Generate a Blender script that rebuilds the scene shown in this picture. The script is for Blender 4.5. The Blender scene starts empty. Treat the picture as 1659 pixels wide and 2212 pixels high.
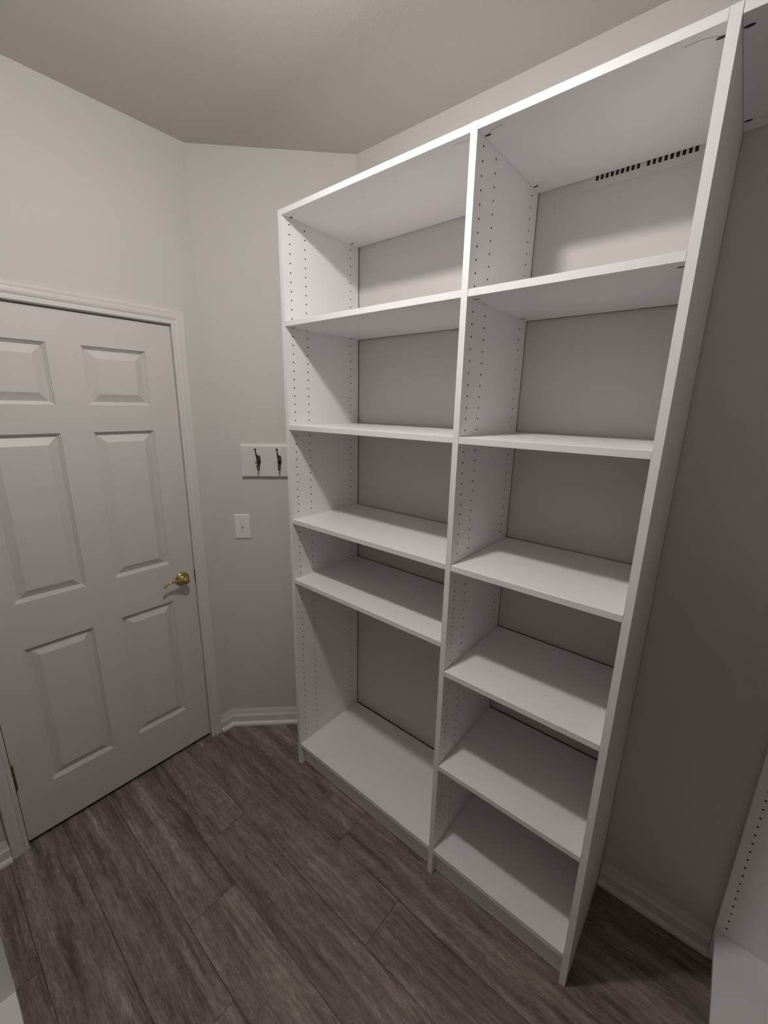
import bpy, bmesh, math, random
from mathutils import Vector, Matrix

random.seed(7)
S = bpy.context.scene
COL = S.collection

# ------------------------------------------------------------------ camera
cam_data = bpy.data.cameras.new('camera')
cam = bpy.data.objects.new('camera', cam_data)
COL.objects.link(cam)
cam_data.sensor_fit = 'VERTICAL'
cam_data.sensor_height = 36.0
cam_data.sensor_width = 27.0
cam_data.lens = 36.0 * 902.37 / 2212.0
cam_data.clip_start = 0.02
PITCH, ROLL, YAW = -0.250334, 0.019032, 0.692630
fw = Vector((-math.sin(YAW), math.cos(YAW), 0)); rt = Vector((math.cos(YAW), math.sin(YAW), 0)); up = Vector((0, 0, 1))
f2 = fw * math.cos(PITCH) + up * math.sin(PITCH)
u2 = -fw * math.sin(PITCH) + up * math.cos(PITCH)
r3 = rt * math.cos(ROLL) + u2 * math.sin(ROLL)
u3 = -rt * math.sin(ROLL) + u2 * math.cos(ROLL)
cam.matrix_world = Matrix(((r3.x, u3.x, -f2.x, 1.42157), (r3.y, u3.y, -f2.y, -1.07565), (r3.z, u3.z, -f2.z, 1.75908), (0, 0, 0, 1)))
S.camera = cam

# ------------------------------------------------------------------ world, exposure
world = bpy.data.worlds.new('world'); S.world = world
world.use_nodes = True
bg = world.node_tree.nodes['Background']
bg.inputs[0].default_value = (0.0, 0.0, 0.0, 1); bg.inputs[1].default_value = 0.0
S.view_settings.view_transform = 'Standard'
S.view_settings.look = 'None'
S.view_settings.gamma = 1.0
S.view_settings.use_curve_mapping = False
S.view_settings.exposure = 0.0
S.cycles.max_bounces = 16
S.cycles.diffuse_bounces = 12
LAMP_POS = (0.66, -0.62, 2.67)
LAMP_STRENGTH = 490.0
LAMP_COLOR = (1.0, 0.965, 0.93)

# ------------------------------------------------------------------ materials
def mat(name, color, rough=0.5, metal=0.0, bump=0.0, bscale=300.0, var=0.0, vscale=3.0, spec=0.5):
    m = bpy.data.materials.new(name); m.use_nodes = True
    nt = m.node_tree; b = nt.nodes['Principled BSDF']
    b.inputs['Base Color'].default_value = (*color, 1)
    b.inputs['Roughness'].default_value = rough
    b.inputs['Metallic'].default_value = metal
    b.inputs['Specular IOR Level'].default_value = spec
    tc = nt.nodes.new('ShaderNodeTexCoord')
    if bump:
        n = nt.nodes.new('ShaderNodeTexNoise'); n.inputs['Scale'].default_value = bscale
        n.inputs['Detail'].default_value = 3
        nt.links.new(tc.outputs['Object'], n.inputs['Vector'])
        bp = nt.nodes.new('ShaderNodeBump'); bp.inputs['Strength'].default_value = bump
        bp.inputs['Distance'].default_value = 0.001
        nt.links.new(n.outputs['Fac'], bp.inputs['Height']); nt.links.new(bp.outputs['Normal'], b.inputs['Normal'])
    if var:
        n = nt.nodes.new('ShaderNodeTexNoise'); n.inputs['Scale'].default_value = vscale
        n.inputs['Detail'].default_value = 4
        nt.links.new(tc.outputs['Object'], n.inputs['Vector'])
        r = nt.nodes.new('ShaderNodeValToRGB')
        r.color_ramp.elements[0].position = 0.3; r.color_ramp.elements[1].position = 0.7
        r.color_ramp.elements[0].color = (*[c * (1 - var) for c in color], 1)
        r.color_ramp.elements[1].color = (*[min(1, c * (1 + var)) for c in color], 1)
        nt.links.new(n.outputs['Fac'], r.inputs['Fac']); nt.links.new(r.outputs['Color'], b.inputs['Base Color'])
    return m

M_WALL = mat('wall_paint', (0.605, 0.585, 0.56), 0.75, bump=0.25, bscale=220, var=0.012, vscale=4, spec=0.3)
M_CEIL = mat('ceiling_paint', (0.62, 0.598, 0.567), 0.85, bump=0.3, bscale=180, var=0.012, vscale=3, spec=0.2)
M_TRIM = mat('trim_paint', (0.67, 0.645, 0.62), 0.42, bump=0.12, bscale=60, var=0.012, vscale=6)
M_DOOR = mat('door_paint', (0.62, 0.595, 0.57), 0.45, bump=0.2, bscale=90, var=0.012, vscale=6)
M_MEL = mat('white_melamine', (0.80, 0.785, 0.795), 0.38, bump=0.1, bscale=500, var=0.006, vscale=5)
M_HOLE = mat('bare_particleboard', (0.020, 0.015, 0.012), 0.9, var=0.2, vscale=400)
M_GAP = mat('wall_gap_shade', (0.075, 0.055, 0.042), 0.9, var=0.2, vscale=300)  # dark colour stands in for the shade between boards and wall
M_CAM = mat('dark_plastic', (0.03, 0.027, 0.025), 0.5, var=0.15, vscale=200)
M_PENCIL = mat('pencil_line', (0.44, 0.42, 0.41), 0.7, var=0.2, vscale=300)
M_BRASS = mat('polished_brass', (0.62, 0.47, 0.18), 0.14, 1.0, var=0.08, vscale=60)
M_OLDBRASS = mat('tarnished_brass', (0.30, 0.21, 0.09), 0.4, 1.0, var=0.2, vscale=80)
M_HOOK = mat('dark_nickel', (0.10, 0.092, 0.09), 0.25, 1.0, var=0.15, vscale=80)
M_PLATE = mat('switch_plastic', (0.80, 0.77, 0.745), 0.35, var=0.006, vscale=20)
M_VENT = mat('vent_enamel', (0.62, 0.60, 0.575), 0.5, var=0.01, vscale=20)
M_DUCT_SHADE = mat('duct_shade', (0.02, 0.019, 0.018), 0.8, var=0.2, vscale=60)
M_PORC = mat('white_porcelain', (0.85, 0.84, 0.82), 0.25, var=0.006, vscale=20)
M_SCREW = mat('painted_screw', (0.62, 0.6, 0.58), 0.35, 0.3, var=0.05, vscale=300)
M_SUB = mat('subfloor', (0.03, 0.026, 0.024), 0.9, var=0.2, vscale=20)

def emis(name, color, strength):
    m = bpy.data.materials.new(name); m.use_nodes = True
    nt = m.node_tree; nt.nodes.clear()
    e = nt.nodes.new('ShaderNodeEmission'); e.inputs[0].default_value = (*color, 1); e.inputs[1].default_value = strength
    o = nt.nodes.new('ShaderNodeOutputMaterial'); nt.links.new(e.outputs[0], o.inputs[0])
    return m
M_GLOW = emis('lit_lamp_diffuser', LAMP_COLOR, LAMP_STRENGTH)

def plank_material():
    m = bpy.data.materials.new('weathered_oak_plank'); m.use_nodes = True
    nt = m.node_tree; b = nt.nodes['Principled BSDF']; L = nt.links.new
    tc = nt.nodes.new('ShaderNodeTexCoord'); oi = nt.nodes.new('ShaderNodeObjectInfo')
    mul = nt.nodes.new('ShaderNodeVectorMath'); mul.operation = 'SCALE'
    cmb = nt.nodes.new('ShaderNodeCombineXYZ')
    for k, s in enumerate((37.0, 19.0, 53.0)):
        mm = nt.nodes.new('ShaderNodeMath'); mm.operation = 'MULTIPLY'; mm.inputs[1].default_value = s
        L(oi.outputs['Random'], mm.inputs[0]); L(mm.outputs[0], cmb.inputs[k])
    add = nt.nodes.new('ShaderNodeVectorMath'); add.operation = 'ADD'
    L(tc.outputs['Object'], add.inputs[0]); L(cmb.outputs[0], add.inputs[1])
    # slow warp so that the grain wavers
    wn = nt.nodes.new('ShaderNodeTexNoise'); wn.inputs['Scale'].default_value = 5.0; wn.inputs['Detail'].default_value = 3
    L(add.outputs[0], wn.inputs['Vector'])
    ws = nt.nodes.new('ShaderNodeVectorMath'); ws.operation = 'SCALE'; ws.inputs['Scale'].default_value = 0.028
    L(wn.outputs['Color'], ws.inputs[0])
    wa = nt.nodes.new('ShaderNodeVectorMath'); wa.operation = 'ADD'
    L(add.outputs[0], wa.inputs[0]); L(ws.outputs[0], wa.inputs[1])
    def grain(sx, sy, detail, rough):
        mp = nt.nodes.new('ShaderNodeMapping'); mp.inputs['Scale'].default_value = (sx, sy, 1)
        L(wa.outputs[0], mp.inputs['Vector'])
        n = nt.nodes.new('ShaderNodeTexNoise'); n.inputs['Scale'].default_value = 1.0
        n.inputs['Detail'].default_value = detail; n.inputs['Roughness'].default_value = rough
        L(mp.outputs[0], n.inputs['Vector']); return n
    def ramp(src, stops):
        r = nt.nodes.new('ShaderNodeValToRGB'); cr = r.color_ramp
        while len(cr.elements) < len(stops): cr.elements.new(0.5)
        for e, (p, c) in zip(cr.elements, stops): e.position = p; e.color = (*c, 1)
        L(src, r.inputs['Fac']); return r
    g1 = grain(1.5, 26.0, 9, 0.70)
    base = ramp(g1.outputs['Fac'], [(0.29, (0.075, 0.059, 0.054)), (0.44, (0.180, 0.147, 0.136)), (0.55, (0.235, 0.199, 0.186)), (0.72, (0.41, 0.36, 0.335))])
    # broad light worn streaks with a yellow cast
    g2 = grain(0.9, 15.0, 5, 0.6)
    m2 = ramp(g2.outputs['Fac'], [(0.55, (0, 0, 0)), (0.70, (0.55, 0.55, 0.55))])
    mix1 = nt.nodes.new('ShaderNodeMix'); mix1.data_type = 'RGBA'
    L(m2.outputs['Color'], mix1.inputs['Factor']); L(base.outputs['Color'], mix1.inputs['A']); mix1.inputs['B'].default_value = (0.42, 0.362, 0.29, 1)
    # dark smoky patches
    g3 = grain(1.9, 22.0, 7, 0.68)
    m3 = ramp(g3.outputs['Fac'], [(0.54, (0, 0, 0)), (0.68, (0.92, 0.92, 0.92))])
    mix2 = nt.nodes.new('ShaderNodeMix'); mix2.data_type = 'RGBA'
    L(m3.outputs['Color'], mix2.inputs['Factor']); L(mix1.outputs['Result'], mix2.inputs['A']); mix2.inputs['B'].default_value = (0.085, 0.066, 0.063, 1)
    # mottled wear: blotches that break the streaks up
    g5 = grain(13.0, 46.0, 9, 0.78)
    m5 = ramp(g5.outputs['Fac'], [(0.30, (0.62, 0.61, 0.61)), (0.50, (1.0, 1.0, 1.0)), (0.68, (1.42, 1.42, 1.40))])
    mulm = nt.nodes.new('ShaderNodeMix'); mulm.data_type = 'RGBA'; mulm.blend_type = 'MULTIPLY'; mulm.inputs['Factor'].default_value = 0.9
    L(mix2.outputs['Result'], mulm.inputs['A']); L(m5.outputs['Color'], mulm.inputs['B'])
    # fine saw marks / pores
    g4 = grain(40.0, 260.0, 4, 0.7)
    m4 = ramp(g4.outputs['Fac'], [(0.30, (0.66, 0.66, 0.66)), (0.62, (1.14, 1.14, 1.14))])
    mul4 = nt.nodes.new('ShaderNodeMix'); mul4.data_type = 'RGBA'; mul4.blend_type = 'MULTIPLY'; mul4.inputs['Factor'].default_value = 1
    L(mulm.outputs['Result'], mul4.inputs['A']); L(m4.outputs['Color'], mul4.inputs['B'])
    # whole-plank tint
    tint = ramp(oi.outputs['Random'], [(0.0, (0.92, 0.86, 0.84)), (0.35, (1.04, 1.0, 0.97)), (0.7, (0.98, 0.92, 0.92)), (1.0, (1.1, 1.08, 1.03))])
    mul5 = nt.nodes.new('ShaderNodeMix'); mul5.data_type = 'RGBA'; mul5.blend_type = 'MULTIPLY'; mul5.inputs['Factor'].default_value = 1
    L(mul4.outputs['Result'], mul5.inputs['A']); L(tint.outputs['Color'], mul5.inputs['B'])
    L(mul5.outputs['Result'], b.inputs['Base Color'])
    b.inputs['Roughness'].default_value = 0.55; b.inputs['Specular IOR Level'].default_value = 0.35
    bp = nt.nodes.new('ShaderNodeBump'); bp.inputs['Strength'].default_value = 0.5; bp.inputs['Distance'].default_value = 0.0015
    L(g1.outputs['Fac'], bp.inputs['Height']); L(bp.outputs['Normal'], b.inputs['Normal'])
    return m
M_PLANK = plank_material()

# ------------------------------------------------------------------ mesh helpers
class MB:
    def __init__(s): s.v = []; s.f = []; s.m = []
    def add(s, vs, fs, mi=0):
        o = len(s.v); s.v += [tuple(v) for v in vs]
        s.f += [tuple(i + o for i in f) for f in fs]; s.m += [mi] * len(fs)
    def box(s, x0, x1, y0, y1, z0, z1, b=0.0, mi=0):
        """box with chamfered edges (b)"""
        if b <= 0:
            vs = [(x, y, z) for z in (z0, z1) for y in (y0, y1) for x in (x0, x1)]
            s.add(vs, [(0, 2, 3, 1), (4, 5, 7, 6), (0, 1, 5, 4), (2, 6, 7, 3), (0, 4, 6, 2), (1, 3, 7, 5)], mi); return
        bm = bmesh.new(); bmesh.ops.create_cube(bm, size=1)
        for v in bm.verts:
            v.co = Vector(((x0 + x1) / 2 + v.co.x * (x1 - x0), (y0 + y1) / 2 + v.co.y * (y1 - y0), (z0 + z1) / 2 + v.co.z * (z1 - z0)))
        bmesh.ops.bevel(bm, geom=bm.edges[:], offset=b, segments=1, affect='EDGES', profile=0.5)
        s.bm(bm, mi)
    def bm(s, bm, mi=0):
        bm.verts.index_update(); s.add([v.co for v in bm.verts], [[v.index for v in f.verts] for f in bm.faces], mi); bm.free()
    def lathe(s, prof, origin, axis, n=28, mi=0):
        """prof: (radius, distance along axis)"""
        a = Vector(axis).normalized(); t = a.orthogonal().normalized(); w = a.cross(t); o = Vector(origin)
        vs = []
        for r, h in prof:
            for k in range(n):
                th = 2 * math.pi * k / n
                vs.append(o + a * h + (t * math.cos(th) + w * math.sin(th)) * max(r, 1e-5))
        fs = []
        for i in range(len(prof) - 1):
            for k in range(n):
                k2 = (k + 1) % n
                fs.append((i * n + k, i * n + k2, (i + 1) * n + k2, (i + 1) * n + k))
        fs.append(tuple(range(n))[::-1]); fs.append(tuple((len(prof) - 1) * n + k for k in range(n)))
        s.add(vs, fs, mi)
    def tube(s, pts, rads, n=12, flat=1.0, flat_dir=None, mi=0):
        pts = [Vector(p) for p in pts]; vs = []
        for i, p in enumerate(pts):
            d = (pts[min(i + 1, len(pts) - 1)] - pts[max(i - 1, 0)]).normalized()
            a = Vector(flat_dir) if flat_dir else Vector((0, 0, 1))
            a = (a - d * a.dot(d))
            a = a.normalized() if a.length > 1e-4 else d.orthogonal().normalized()
            b = d.cross(a)
            r = rads[i] if hasattr(rads, '__len__') else rads
            for k in range(n):
                th = 2 * math.pi * k / n
                vs.append(p + a * (r * flat * math.cos(th)) + b * (r * math.sin(th)))
        fs = []
        for i in range(len(pts) - 1):
            for k in range(n):
                k2 = (k + 1) % n
                fs.append((i * n + k, i * n + k2, (i + 1) * n + k2, (i + 1) * n + k))
        fs.append(tuple(range(n))[::-1]); fs.append(tuple((len(pts) - 1) * n + k for k in range(n)))
        s.add(vs, fs, mi)
    def sweep(s, path, prof, frame, closed=True, mi=0):
        """path: 2D points; prof: (offset to the LEFT-hand normal of the path, height); frame(u, v, h) -> xyz, mitred corners"""
        P = [Vector(p) for p in path]; n = len(P); rings = []
        for i, p in enumerate(P):
            d0 = (P[i] - P[i - 1]).normalized() if i else (P[1] - P[0]).normalized()
            d1 = (P[i + 1] - P[i]).normalized() if i < n - 1 else d0
            n0 = Vector((-d0.y, d0.x)); n1 = Vector((-d1.y, d1.x))
            mt = (n0 + n1); mt = mt / mt.dot(n0) if mt.length > 1e-6 else n0
            rings.append([frame(*(p + mt * o), h) for o, h in prof])
        k = len(prof); vs = [v for r in rings for v in r]; fs = []
        for i in range(n - 1):
            for j in range(k if closed else k - 1):
                j2 = (j + 1) % k
                fs.append((i * k + j, i * k + j2, (i + 1) * k + j2, (i + 1) * k + j))
        if closed:
            fs.append(tuple(range(k))[::-1]); fs.append(tuple((n - 1) * k + j for j in range(k)))
        s.add(vs, fs, mi)
    def mesh(s, name, mats, smooth=False, xf=None):
        me = bpy.data.meshes.new(name)
        vs = [xf(*v) for v in s.v] if xf else s.v
        me.from_pydata(vs, [], s.f)
        for m in (mats if isinstance(mats, (list, tuple)) else [mats]): me.materials.append(m)
        for p, mi in zip(me.polygons, s.m): p.material_index = mi
        bm = bmesh.new(); bm.from_mesh(me)
        bmesh.ops.recalc_face_normals(bm, faces=bm.faces[:]); bm.to_mesh(me); bm.free()
        if smooth:
            for p in me.polygons: p.use_smooth = True
            me.set_sharp_from_angle(angle=math.radians(smooth if smooth is not True else 40))
        return me
    def build(s, name, mats, parent=None, smooth=False, xf=None, loc=None):
        o = bpy.data.objects.new(name, s.mesh(name, mats, smooth, xf)); COL.objects.link(o)
        if parent: o.parent = parent
        if loc: o.location = loc
        return o

def empty(name, loc=(0, 0, 0), rz=0.0, parent=None):
    o = bpy.data.objects.new(name, None); COL.objects.link(o)
    o.location = loc; o.rotation_euler = (0, 0, rz); o.empty_display_size = 0.1
    if parent: o.parent = parent
    return o
def tag(o, label=None, cat=None, group=None, kind=None):
    if label: o['label'] = label
    if cat: o['category'] = cat
    if group: o['group'] = group
    if kind: o['kind'] = kind
    return o
def structure(o, label=None): return tag(o, label, kind='structure')

# ------------------------------------------------------------------ room measures
ZC = 2.768                       # ceiling
XL, XR, YB, YF = -0.492, 2.056, 0.4125, -1.522
C1 = Vector((XL, -0.073)); C2 = Vector((0.0, YB))
DA = (C2 - C1).normalized(); NA = Vector((DA.y, -DA.x))      # along / out of the angled wall
LEN_A = (C2 - C1).length
T = 0.10
# door opening in the left wall
DY0, DY1 = -0.2035, -0.975       # door edges (right, left as seen)
DZ0, DZ1 = 0.020, 2.066
OY0, OY1, OZ1 = -0.187, -0.9915, 2.083   # rough opening

# ------------------------------------------------------------------ walls, ceiling
w = MB()
w.box(XL - T, XL, OY0, -0.073, 0, ZC); w.box(XL - T, XL, YF - T, OY1, 0, ZC); w.box(XL - T, XL, OY1, OY0, OZ1, ZC)
structure(w.build('wall_left', M_WALL), 'beige painted wall around the white panelled door')
w = MB()
def prism(mb, pts, z0, z1):
    n = len(pts)
    mb.add([(x, y, z0) for x, y in pts] + [(x, y, z1) for x, y in pts],
           [tuple(range(n))[::-1], tuple(range(n, 2 * n))] + [(i, (i + 1) % n, (i + 1) % n + n, i + n) for i in range(n)])
a = C1 - NA * T; b2 = C2 - NA * T
prism(w, [(C1.x, C1.y), (C2.x, C2.y), (b2.x, b2.y), (a.x, a.y)], 0, ZC)
structure(w.build('wall_corner', M_WALL), 'narrow beige angled wall between the door wall and the shelving')
w = MB(); w.box(0.0, XR + T, YB, YB + T, 0, ZC)
structure(w.build('wall_back', M_WALL), 'beige painted wall behind the tall white shelving')
w = MB(); w.box(XR, XR + T, YF - T, YB, 0, ZC)
structure(w.build('wall_right', M_WALL))
w = MB(); w.box(XL, XR, YF - T, YF, 0, ZC)
structure(w.build('wall_front', M_WALL))
w = MB(); w.box(XL - T, XR + T, YF - T, YB + T, ZC, ZC + T)
structure(w.build('ceiling', M_CEIL), 'plain warm grey painted ceiling')

# ------------------------------------------------------------------ floor of wide planks
w = MB(); w.box(XL - T - 0.06, XR + T, YF - T, YB + T, -0.06, -0.0075)
floor = structure(w.build('floor', M_SUB), 'dark grey brown wood plank floor')
PW, PL = 0.1782, 1.219
Y_SEAM = 0.0262
joints = {0: 0.440, 1: 0.758, 2: 0.036, 3: 0.257, 4: 0.543}
XMIN, XMAX = XL - T - 0.05, XR + 0.02
row = -3
while True:
    y1 = Y_SEAM - row * PW; y0 = y1 - PW
    if y1 < YF - 0.02: break
    j = joints.get(row, (0.44 + 0.317 * row * 1.7) % PL)
    cuts = sorted({XMIN, XMAX} | {j + k * PL for k in range(-4, 5) if XMIN + 0.02 < j + k * PL < XMAX - 0.02})
    for x0, x1 in zip(cuts, cuts[1:]):
        if y0 >= YB + 0.02: continue
        yy1 = min(y1, YB + 0.02)
        if yy1 - y0 < 0.01: continue
        g = 0.00045
        p = MB(); p.box(x0 + g - (x0 + x1) / 2, x1 - g - (x0 + x1) / 2, y0 + g - (y0 + yy1) / 2, yy1 - g - (y0 + yy1) / 2, -0.0075, 0.0, b=0.0009)
        o = p.build('plank', M_PLANK, floor, loc=((x0 + x1) / 2, (y0 + yy1) / 2, 0))
    row += 1

# ------------------------------------------------------------------ baseboards (with shoe moulding)
BASE = [(0, 0), (0.0140, 0), (0.0140, 0.053), (0.0136, 0.0555), (0.0110, 0.058), (0.0085, 0.0655), (0.0052, 0.077), (0.0048, 0.0815), (0.0030, 0.0845), (0.0028, 0.0905), (0.0018, 0.0915), (0, 0.0915)]
SHOE = [(0.0135, 0)] + [(0.0135 + 0.015 * math.cos(t), 0.019 * math.sin(t)) for t in [i * math.pi / 12 for i in range(7)]]
def baseboard(name, path, label=None):
    """path walks with the room on its LEFT"""
    m = MB(); m.sweep(path, BASE, lambda u, v, h: (u, v, h))
    o = structure(m.build(name, M_TRIM, smooth=30), label)
    m = MB(); m.sweep(path, SHOE, lambda u, v, h: (u, v, h))
    m.build('shoe_moulding', M_TRIM, o, smooth=40)
    return o
E_ = 0.0005
CAS_R, CAS_L, CAS_T = -0.1475, -1.031, 2.124     # outer casing edges
baseboard('baseboard_corner', [(0 + NA.x * E_ , YB - E_ * 2), (C1.x + E_, C1.y - E_), (XL + E_, CAS_R - 0.0005)][::1], 'white baseboard wrapping the angled wall beside the door')
baseboard('baseboard_left', [(XL + E_, CAS_L - 0.001), (XL + E_, YF + 0.001)], 'short white baseboard left of the door')
baseboard('baseboard_back', [(1.6395, YB - E_), (1.3045, YB - E_)], 'white baseboard in the open corner right of the shelving')

# ------------------------------------------------------------------ door casing (trim_1) and jamb
CAS_IN_R, CAS_IN_L, CAS_IN_T = -0.2022, -0.978, 2.0725
wc = 0.053
# across from inner edge (0) to outer edge (wc): thickness
CAS = [(0, 0), (0, 0.0085), (0.002, 0.010), (0.013, 0.0105), (0.0145, 0.0085), (0.0165, 0.0085), (0.020, 0.0115), (0.027, 0.0145),
       (0.034, 0.0155), (0.040, 0.0150), (0.043, 0.0165), (0.050, 0.0172), (wc, 0.0155), (wc, 0)]
m = MB()
m.sweep([(CAS_IN_L, 0.0), (CAS_IN_L, CAS_IN_T), (CAS_IN_R, CAS_IN_T), (CAS_IN_R, 0.0)], CAS, lambda u, v, h: (XL + 0.0003 + h, u, v))
trim = structure(m.build('trim_1', M_TRIM, smooth=25), 'moulded painted casing framing the door')
for nm, bx in (('side_jamb', (OY0 + 0.0005, CAS_IN_R + 0.001, 0.0, 2.0695)), ('side_jamb', (CAS_IN_L - 0.001, OY1 + 0.001, 0.0, 2.0695)), ('head_jamb', (OY1 + 0.001, OY0 - 0.001, 2.0695, OZ1 - 0.0005))):
    m = MB(); ya, yb = sorted(bx[:2])
    m.box(XL - T + 0.001, XL, ya, yb, bx[2], bx[3]); m.build(nm, M_TRIM, trim)
for ya, yb, z0, z1 in ((-0.2015 - 0.012, -0.2015, 0, 2.068), (-0.977, -0.977 + 0.012, 0, 2.068), (-0.965, -0.2135, 2.056, 2.068)):
    m = MB(); m.box(XL - 0.075, XL - 0.047, ya, yb, z0, z1); m.build('door_stop', M_TRIM, trim)
m = MB()   # strike plate lip on the latch side
m.box(XL - 0.028, XL + 0.0015, -0.2017, -0.2008, 0.902, 0.966); m.box(XL - 0.0005, XL + 0.0022, -0.2017, -0.1995, 0.914, 0.955, b=0.0006)
tag(m.build('strike_plate', M_OLDBRASS, trim), 'tarnished brass strike plate')

# ------------------------------------------------------------------ six panel door
XD = -0.4995                     # face of the door
door = structure(empty('door_1', (XD, (DY0 + DY1) / 2, 0)), 'white six panel door with a brass lever handle')
yc = (DY0 + DY1) / 2
cols = [(-0.313, -0.534), (-0.641, -0.865)]
rows = [(1.7385, 1.953), (1.026, 1.6365), (0.236, 0.841)]
ys = [DY0, cols[0][0], cols[0][1], cols[1][0], cols[1][1], DY1]
zs = [DZ0, rows[2][0], rows[2][1], rows[1][0], rows[1][1], rows[0][0], rows[0][1], DZ1]
slab = MB()
TH = 0.035
for i in range(5):
    for j in range(7):
        if i in (1, 3) and j in (1, 3, 5): continue
        slab.add([(0, ys[i] - yc, zs[j]), (0, ys[i + 1] - yc, zs[j]), (0, ys[i + 1] - yc, zs[j + 1]), (0, ys[i] - yc, zs[j + 1])], [(0, 1, 2, 3)])
ya, yb = DY0 - yc, DY1 - yc
slab.add([(0, ya, DZ0), (0, yb, DZ0), (0, yb, DZ1), (0, ya, DZ1), (-TH, ya, DZ0), (-TH, yb, DZ0), (-TH, yb, DZ1), (-TH, ya, DZ1)],
         [(4, 5, 6, 7), (0, 1, 5, 4), (1, 2, 6, 5), (2, 3, 7, 6), (3, 0, 4, 7)])
slab.build('slab', M_DOOR, door)
# sunk sticking, then a broad bevel rising to the field
PROF = [(0.0, 0.0), (0.0012, -0.0045), (0.0038, -0.0052), (0.0052, -0.0090), (0.0082, -0.0100), (0.0095, -0.0140), (0.0125, -0.0146), (0.0395, -0.0020), (0.0415, -0.0010)]
for y0, y1 in cols:
    for z0, z1 in rows:
        m = MB(); rings = []
        a, b = max(y0, y1) - yc, min(y0, y1) - yc
        vs = []
        for ins, dep in PROF:
            vs += [(dep, a - ins, z0 + ins), (dep, b + ins, z0 + ins), (dep, b + ins, z1 - ins), (dep, a - ins, z1 - ins)]
        fs = []
        for k in range(len(PROF) - 1):
            for e in range(4):
                fs.append((4 * k + e, 4 * k + (e + 1) % 4, 4 * k + 4 + (e + 1) % 4, 4 * k + 4 + e))
        k = len(PROF) - 1; fs.append((4 * k, 4 * k + 1, 4 * k + 2, 4 * k + 3))
        m.add(vs, fs)
        # shallow back so that the panel has thickness
        m.add([(0, a, z0), (0, b, z0), (0, b, z1), (0, a, z1), (-0.02, a, z0), (-0.02, b, z0), (-0.02, b, z1), (-0.02, a, z1)],
              [(4, 5, 6, 7), (0, 1, 5, 4), (1, 2, 6, 5), (2, 3, 7, 6), (3, 0, 4, 7)])
        m.build('raised_panel', M_DOOR, door)
# lever handle
HY, HZ = -0.263 - yc, 0.938
handle = MB()
handle.lathe([(0.033, 0.0), (0.033, 0.003), (0.0315, 0.006), (0.027, 0.0095), (0.020, 0.012), (0.0150, 0.0145), (0.0125, 0.019), (0.0115, 0.026), (0.0125, 0.031), (0.0155, 0.036), (0.0165, 0.041), (0.0155, 0.046), (0.011, 0.0495), (0.0, 0.0505)], (0.0, HY, HZ), (1, 0, 0), 32)
hd = tag(handle.build('lever_handle', M_BRASS, door, smooth=50), 'polished brass lever handle')
lv = MB(); pts = []; rad = []
for k in range(21):
    t = k / 20
    pts.append((0.042 + 0.004 * math.sin(t * math.pi), HY - 0.002 - 0.100 * t, HZ - 0.002 + 0.017 * math.sin(min(t, 0.8) / 0.8 * math.pi * 0.62) * (1 if t < 2 else 0) - 0.0165 * (max(0, t - 0.72) / 0.28) ** 1.5))
    rad.append(0.0120 * (1 - t) ** 1.8 + 0.0040 + (0.0022 if t > 0.93 else 0))
lv.tube(pts, rad, 14, flat=0.85, flat_dir=(0, 0, 1))
lv.build('lever', M_BRASS, hd, smooth=60)
# hinges on the left edge
for hz in (0.335, 1.05, 1.80):
    h = MB()
    for q in range(5):
        h.lathe([(0.0058, 0), (0.0062, 0.001), (0.0062, 0.0205), (0.0058, 0.0215)], (0.0062, DY1 - 0.0015 - yc, hz - 0.0555 + q * 0.0223), (0, 0, 1), 14)
    h.lathe([(0.003, 0), (0.0055, 0.001), (0.0055, 0.003), (0.002, 0.005)], (0.0062, DY1 - 0.0015 - yc, hz + 0.056), (0, 0, 1), 12)
    h.box(0.0003, 0.0018, DY1 - yc, DY1 + 0.006 - yc, hz - 0.055, hz + 0.055)
    tag(h.build('hinge', M_OLDBRASS, door, smooth=40), 'tarnished brass butt hinge')

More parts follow.
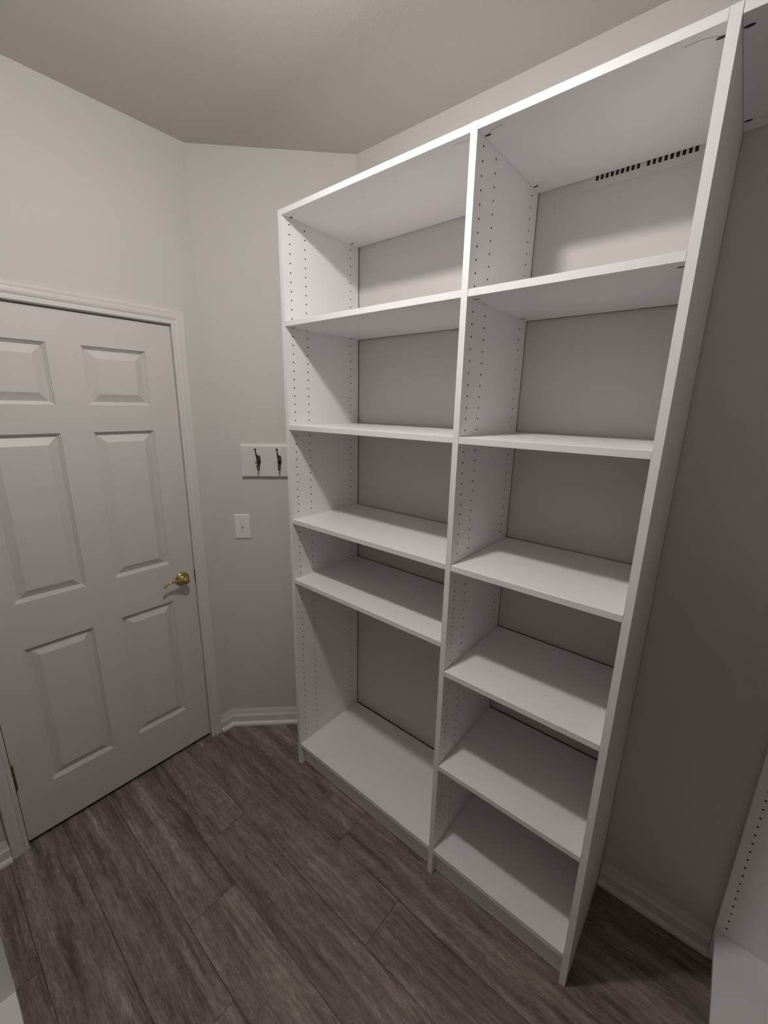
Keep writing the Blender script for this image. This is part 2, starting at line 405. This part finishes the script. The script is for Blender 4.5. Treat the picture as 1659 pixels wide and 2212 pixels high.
# ------------------------------------------------------------------ closet shelving units
TK, DEP, ZT, ZTB, ZB = 0.019, 0.407, 2.4365, 2.4175, 0.1227
HOLE_Y = (0.0355, 0.1080, 0.3567); HOLE_Z0, PITCH_H, HR = 2.396, 0.032, 0.0030
def upright_mesh(x0, x1, ztop, left_holes, right_holes, rows=HOLE_Y):
    m = MB(); HD = 0.011
    n = int((HOLE_Z0 - 0.135) / PITCH_H) + 1
    zlist = [HOLE_Z0 - k * PITCH_H for k in range(n)]
    zlist = [z for z in zlist if z < ztop - 0.03]
    ztop_c = zlist[0] + PITCH_H / 2; zbot_c = zlist[-1] - PITCH_H / 2
    def plain(x, y0, y1, z0, z1): m.add([(x, y0, z0), (x, y1, z0), (x, y1, z1), (x, y0, z1)], [(0, 1, 2, 3)])
    for x, holes, sgn in ((x0, left_holes, 1), (x1, right_holes, -1)):     # sgn: direction into the board
        if not holes: plain(x, 0, DEP, 0, ztop); continue
        plain(x, 0, DEP, 0, zbot_c); plain(x, 0, DEP, ztop_c, ztop)
        hw = 0.008; prev = 0.0
        for hy in rows:
            plain(x, prev, hy - hw, zbot_c, ztop_c); prev = hy + hw
            for z in zlist:
                q = PITCH_H / 2
                sq = [(hw, 0), (hw, q), (0, q), (-hw, q), (-hw, 0), (-hw, -q), (0, -q), (hw, -q)]
                oc = [(HR * math.cos(k * math.pi / 4), HR * math.sin(k * math.pi / 4)) for k in range(8)]
                vs = [(x, hy + a, z + b) for a, b in sq] + [(x, hy + a, z + b) for a, b in oc] + [(x + sgn * HD * 0.5, hy + a, z + b) for a, b in oc]
                m.add(vs, [(k, (k + 1) % 8, 8 + (k + 1) % 8, 8 + k) for k in range(8)])
                o = len(m.v) - 24
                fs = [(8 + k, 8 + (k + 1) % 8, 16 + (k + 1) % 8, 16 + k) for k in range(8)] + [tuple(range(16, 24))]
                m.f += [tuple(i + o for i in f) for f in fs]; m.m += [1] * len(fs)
        plain(x, prev, DEP, zbot_c, ztop_c)
    m.box(x0, x1, DEP, DEP + 0.004, 0, ztop, mi=2)          # added dark strip, painted shade of the gap at the wall
    m.add([(x0, 0, 0), (x1, 0, 0), (x1, 0, ztop), (x0, 0, ztop)], [(0, 1, 2, 3)])
    m.add([(x0, DEP, 0), (x1, DEP, 0), (x1, DEP, ztop), (x0, DEP, ztop)], [(0, 1, 2, 3)])
    m.add([(x0, 0, ztop), (x1, 0, ztop), (x1, DEP, ztop), (x0, DEP, ztop)], [(0, 1, 2, 3)])
    m.add([(x0, 0, 0), (x1, 0, 0), (x1, DEP, 0), (x0, DEP, 0)], [(0, 1, 2, 3)])
    return m
def cam_fitting(parent, x, y, z, side):
    """dark round connector let into the underside of a panel, next to an upright; side +1: upright on the left"""
    m = MB(); n = 16; vs = []
    for zz, s in ((z + 0.004, 1.0), (z - 0.0004, 1.0)):
        for k in range(n):
            t = 2 * math.pi * k / n
            vs.append((x + side * (0.0095 + 0.0085 * math.cos(t)), y + 0.0040 * s * math.sin(t), zz))
    m.add(vs, [tuple(range(n)), tuple(range(n, 2 * n))] + [(k, (k + 1) % n, n + (k + 1) % n, n + k) for k in range(n)])
    tag(m.build('cam_fitting', M_CAM, parent), 'dark cam connector')

def pencil(parent, x, y, z, side, L):
    m = MB(); vs = []
    pts = [(0.012, -0.006), (0.024, -0.011), (0.036, -0.015), (0.036 + L * 0.4, -0.016), (0.036 + L, -0.0145)]
    for dx, dy in pts:
        vs += [(x + side * dx, y + dy - 0.0007, z - 0.0003), (x + side * dx, y + dy + 0.0007, z - 0.0003)]
    m.add(vs, [(2 * k, 2 * k + 1, 2 * k + 3, 2 * k + 2) for k in range(len(pts) - 1)])
    m.build('pencil_mark', M_PENCIL, parent)

def shelving(name, label, group, loc, rz, ups, bays, ztop=ZT, fixed=(), rows=HOLE_Y):
    """ups: left faces of the uprights; bays: shelf heights (top face) of each bay"""
    root = tag(empty(name, loc, rz), label, 'shelving', group)
    for i, x in enumerate(ups):
        upright_mesh(x, x + TK, ztop, i > 0, i < len(ups) - 1, rows).build('upright', [M_MEL, M_HOLE, M_GAP], root)
    g = 0.0006
    for i, shelves in enumerate(bays):
        x0, x1 = ups[i] + TK + g, ups[i + 1] - g
        p = MB(); p.box(x0, x1, 0.0008, DEP - 0.0015, ztop - TK, ztop, b=0.0005); tp = p.build('top_panel', M_MEL, root)
        for yy in (0.0375, 0.357):
            cam_fitting(tp, x0, yy, ztop - TK, 1); cam_fitting(tp, x1, yy, ztop - TK, -1)
        pencil(tp, x0, 0.0375, ztop - TK, 1, 0.02); pencil(tp, x1, 0.0375, ztop - TK, -1, 0.03)
        pencil(tp, x0, 0.357, ztop - TK, 1, 0.012)
        for z in shelves:
            p = MB(); p.box(x0, x1, 0.0008, DEP - 0.004, z - TK, z, b=0.0007); p.box(x0, x1, DEP - 0.004, DEP + 0.003, z - TK, z - 0.0007, mi=1); sh = p.build('shelf', [M_MEL, M_GAP], root)  # second box: added rear strip, gap shade put into its colour
            if z in fixed:
                for yy in (0.0375, 0.357):
                    cam_fitting(sh, x0, yy, z - TK, 1); cam_fitting(sh, x1, yy, z - TK, -1)
        p = MB(); p.box(x0, x1, 0.0008, DEP - 0.004, ZB - TK, ZB, b=0.0007); p.box(x0, x1, DEP - 0.004, DEP + 0.003, ZB - TK, ZB - 0.0007, mi=1); p.build('bottom_panel', [M_MEL, M_GAP], root)  # same added rear strip, coloured as the shaded gap
        p = MB(); p.box(x0, x1, 0.024, 0.042, 0.003, ZB - TK - 0.0004, b=0.0006); p.build('toe_kick', M_MEL, root)
    return root

UPS = [0.0002, 0.7840, 1.2835]
main = shelving('shelving_unit', 'tall white two bay shelving unit with many shelves along the back wall', 'white closet shelving units',
         (0, 0, 0), 0, UPS, [[2.0628, 1.6740, 1.2778, 1.0019], [2.0620, 1.6734, 1.2780, 0.9003, 0.5134]], fixed=(2.0628, 2.0620))
# top panel that carries on over the open corner
XC0, XC1 = UPS[2] + TK + 0.0006, XR - 0.003
p = MB(); p.box(XC0, XC1, 0.0008, DEP - 0.001, ZT - TK, ZT, b=0.0005); tp = p.build('top_panel', M_MEL, main)
for yy in (0.0375, 0.359): cam_fitting(tp, XC0, yy, ZT - TK, 1)
pencil(tp, XC0 + 0.02, 0.372, ZT - TK, 1, 0.05)
right = shelving('shelving_unit', 'white shelving unit on the right wall at the lower right picture edge', 'white closet shelving units',
         (1.6405, 0.4065, 0), math.radians(-90), [0.0, 0.76], [[2.06, 1.674, 1.278]], ztop=2.4168, rows=(0.0248, 0.3567))
left = shelving('shelving_unit', 'white shelving unit of which only a bottom corner shows at the lower left edge', 'white closet shelving units',
         (0.98, -1.105, 0), math.radians(180), [0.0, 0.865], [[2.06, 1.674, 1.30]])

# ------------------------------------------------------------------ wall air vent behind the top panel
vent = tag(empty('air_vent', (0, YB, 0)), 'white wall air vent half hidden behind the top panel of the right bay', 'vent')
vx0, vx1, vz0, vz1 = 0.936, 1.252, 2.388, 2.528
sl = [0.9715 + 0.01315 * k for k in range(9)] + [1.1010 + 0.01345 * k for k in range(9)]
sw, sz0, sz1 = 0.0082, 2.4065, 2.512
yf = -0.0042
m = MB()
def vq(x0, x1, z0, z1): m.add([(x0, yf, z0), (x1, yf, z0), (x1, yf, z1), (x0, yf, z1)], [(0, 1, 2, 3)])
vq(vx0, vx1, vz0, sz0); vq(vx0, vx1, sz1, vz1)
prev = vx0
for x in sl:
    vq(prev, x, sz0, sz1); prev = x + sw
    m.add([(x, yf, sz0), (x + sw, yf, sz0), (x + sw, yf, sz1), (x, yf, sz1), (x, -0.0008, sz0), (x + sw, -0.0008, sz0), (x + sw, -0.0008, sz1), (x, -0.0008, sz1)],
          [(0, 1, 5, 4), (1, 2, 6, 5), (2, 3, 7, 6), (3, 0, 4, 7)])
vq(prev, vx1, sz0, sz1)
m.add([(vx0, yf, vz0), (vx1, yf, vz0), (vx1, yf, vz1), (vx0, yf, vz1), (vx0, -0.0002, vz0), (vx1, -0.0002, vz0), (vx1, -0.0002, vz1), (vx0, -0.0002, vz1)],
      [(0, 1, 5, 4), (1, 2, 6, 5), (2, 3, 7, 6), (3, 0, 4, 7)])
m.build('faceplate', M_VENT, vent)
m = MB(); m.box(vx0 + 0.02, vx1 - 0.015, -0.0012, -0.0006, sz0 - 0.004, sz1 + 0.004); tag(m.build('duct_shade_sheet', M_DUCT_SHADE, vent), 'dark sheet standing in for the shaded duct behind the slots')  # thin sheet before the wall, shade of the duct put into its colour

# ------------------------------------------------------------------ things on the angled wall
def ang(s, out, z):
    q = C1 + DA * s + NA * out
    return (q.x, q.y, z)
ANG = math.atan2(DA.y, DA.x)
# local frame of an object on this wall: x along the wall, -y out into the room, z up
hb_s, hb_z = 0.330, 1.4925
hb = tag(empty('hook_board', ang(hb_s, 0.0002, hb_z), ANG), 'white coat hook board with two dark hooks on the angled wall beside the shelving', 'coat rack')
m = MB()
W2, H2, TB = 0.184, 0.0775, 0.017
prof = [(0, -H2), (-TB, -H2), (-TB, H2 - 0.012), (-TB + 0.009, H2), (0, H2)]
m.add([(-W2, y, z) for y, z in prof] + [(W2, y, z) for y, z in prof], [(0, 1, 2, 3, 4), (5, 6, 7, 8, 9)] + [(i, (i + 1) % 5, 5 + (i + 1) % 5, 5 + i) for i in range(5)])
m.build('backboard', M_TRIM, hb)
for sx in (0.2275 - hb_s, 0.3255 - hb_s):
    k = MB(); y0 = -TB
    # oval mounting plate
    n = 20; vs = []
    for d, q in ((0, 1.0), (-0.003, 1.0), (-0.006, 0.72)):
        vs += [(sx + 0.0095 * q * math.cos(2 * math.pi * i / n), y0 + d, -0.001 + 0.027 * q * math.sin(2 * math.pi * i / n)) for i in range(n)]
    k.add(vs, [tuple(range(2 * n, 3 * n))] + [(r * n + i, r * n + (i + 1) % n, (r + 1) * n + (i + 1) % n, (r + 1) * n + i) for r in range(2) for i in range(n)])
    hk = k.build('coat_hook', M_HOOK, hb, smooth=50)
    k = MB()   # long upper prong
    P = []; R_ = []
    for i in range(17):
        t = i / 16
        P.append((sx, y0 - 0.004 - 0.062 * t ** 0.85, 0.004 + 0.010 * t + 0.044 * t ** 2.2)); R_.append(0.0058 * (1 - t) ** 1.3 + 0.0024)
    k.tube(P, R_, 12, flat_dir=(1, 0, 0))
    k.lathe([(0.0, -0.005), (0.0035, -0.0045), (0.0055, -0.001), (0.0060, 0.001), (0.004, 0.0045), (0.0, 0.0055)], P[-1], (0, -0.45, 1), 14)
    k.build('upper_prong', M_HOOK, hk, smooth=60)
    k = MB()   # short lower hook curling up
    P = []; R_ = []
    for i in range(17):
        t = i / 16; a = t * math.pi * 0.95
        P.append((sx, y0 - 0.004 - 0.017 * (1 - math.cos(a)), -0.018 - 0.026 * math.sin(a))); R_.append(0.0056 * (1 - 0.5 * t))
    k.tube(P, R_, 12, flat_dir=(1, 0, 0))
    k.lathe([(0.0, -0.004), (0.0042, -0.002), (0.0046, 0.001), (0.003, 0.004), (0.0, 0.0048)], P[-1], (0, -0.3, 1), 12)
    k.build('lower_prong', M_HOOK, hk, smooth=60)

sw_s, sw_z = 0.1275, 1.1585
swt = tag(empty('light_switch', ang(sw_s, 0.0002, sw_z), ANG), 'white toggle light switch plate below the hook board', 'light switch')
m = MB(); W2, H2 = 0.0385, 0.0615
ring = lambda w, h, y: [(-w, y, -h), (w, y, -h), (w, y, h), (-w, y, h)]
vs = ring(W2, H2, 0) + ring(W2, H2, -0.002) + ring(W2 - 0.003, H2 - 0.003, -0.0062)
hole_o = ring(0.0052, 0.012, -0.0062); hole_i = ring(0.0052, 0.012, -0.0035)
vs += hole_o + hole_i
fs = []
for r in range(4):
    for e in range(4): fs.append((4 * r + e, 4 * r + (e + 1) % 4, 4 * r + 4 + (e + 1) % 4, 4 * r + 4 + e))
fs.append((16, 17, 18, 19)); fs.append((0, 1, 2, 3))
m.add(vs, fs); m.build('wall_plate', M_PLATE, swt)
m = MB()   # toggle lever, flipped up
m.add([(-0.0046, -0.0036, -0.009), (0.0046, -0.0036, -0.009), (0.0046, -0.0036, 0.009), (-0.0046, -0.0036, 0.009),
       (-0.0036, -0.0165, 0.004), (0.0036, -0.0165, 0.004), (0.0036, -0.0175, 0.0115), (-0.0036, -0.0175, 0.0115)],
      [(0, 1, 2, 3), (4, 5, 6, 7), (0, 1, 5, 4), (1, 2, 6, 5), (2, 3, 7, 6), (3, 0, 4, 7)])
m.build('toggle', M_PLATE, swt)
for dz in (0.030, -0.030):
    m = MB(); m.lathe([(0.0034, 0), (0.0034, 0.0006), (0.0022, 0.0012), (0.0, 0.0014)], (0, -0.0062, dz), (0, -1, 0), 12); m.build('screw', M_SCREW, swt)

# ------------------------------------------------------------------ ceiling lamp (just above the frame)
lx, ly, lz = LAMP_POS
lamp = tag(empty('ceiling_lamp', (lx, ly, ZC)), 'small white dome ceiling lamp lighting the room', 'lamp')
m = MB(); m.lathe([(0.060, -0.0005), (0.060, -0.012), (0.052, -0.020), (0.030, -0.026), (0.026, -0.060), (0.050, -0.070), (0.052, -0.078), (0.048, -0.080)], (0, 0, 0), (0, 0, 1), 36)
m.build('canopy', M_PORC, lamp, smooth=40)
m = MB(); m.lathe([(0.047, -0.0806), (0.049, -0.086), (0.047, -0.096), (0.040, -0.105), (0.028, -0.112), (0.012, -0.1155), (0.0, -0.116)], (0, 0, 0), (0, 0, 1), 36)
tag(m.build('diffuser', M_GLOW, lamp, smooth=60), 'glowing white dome')
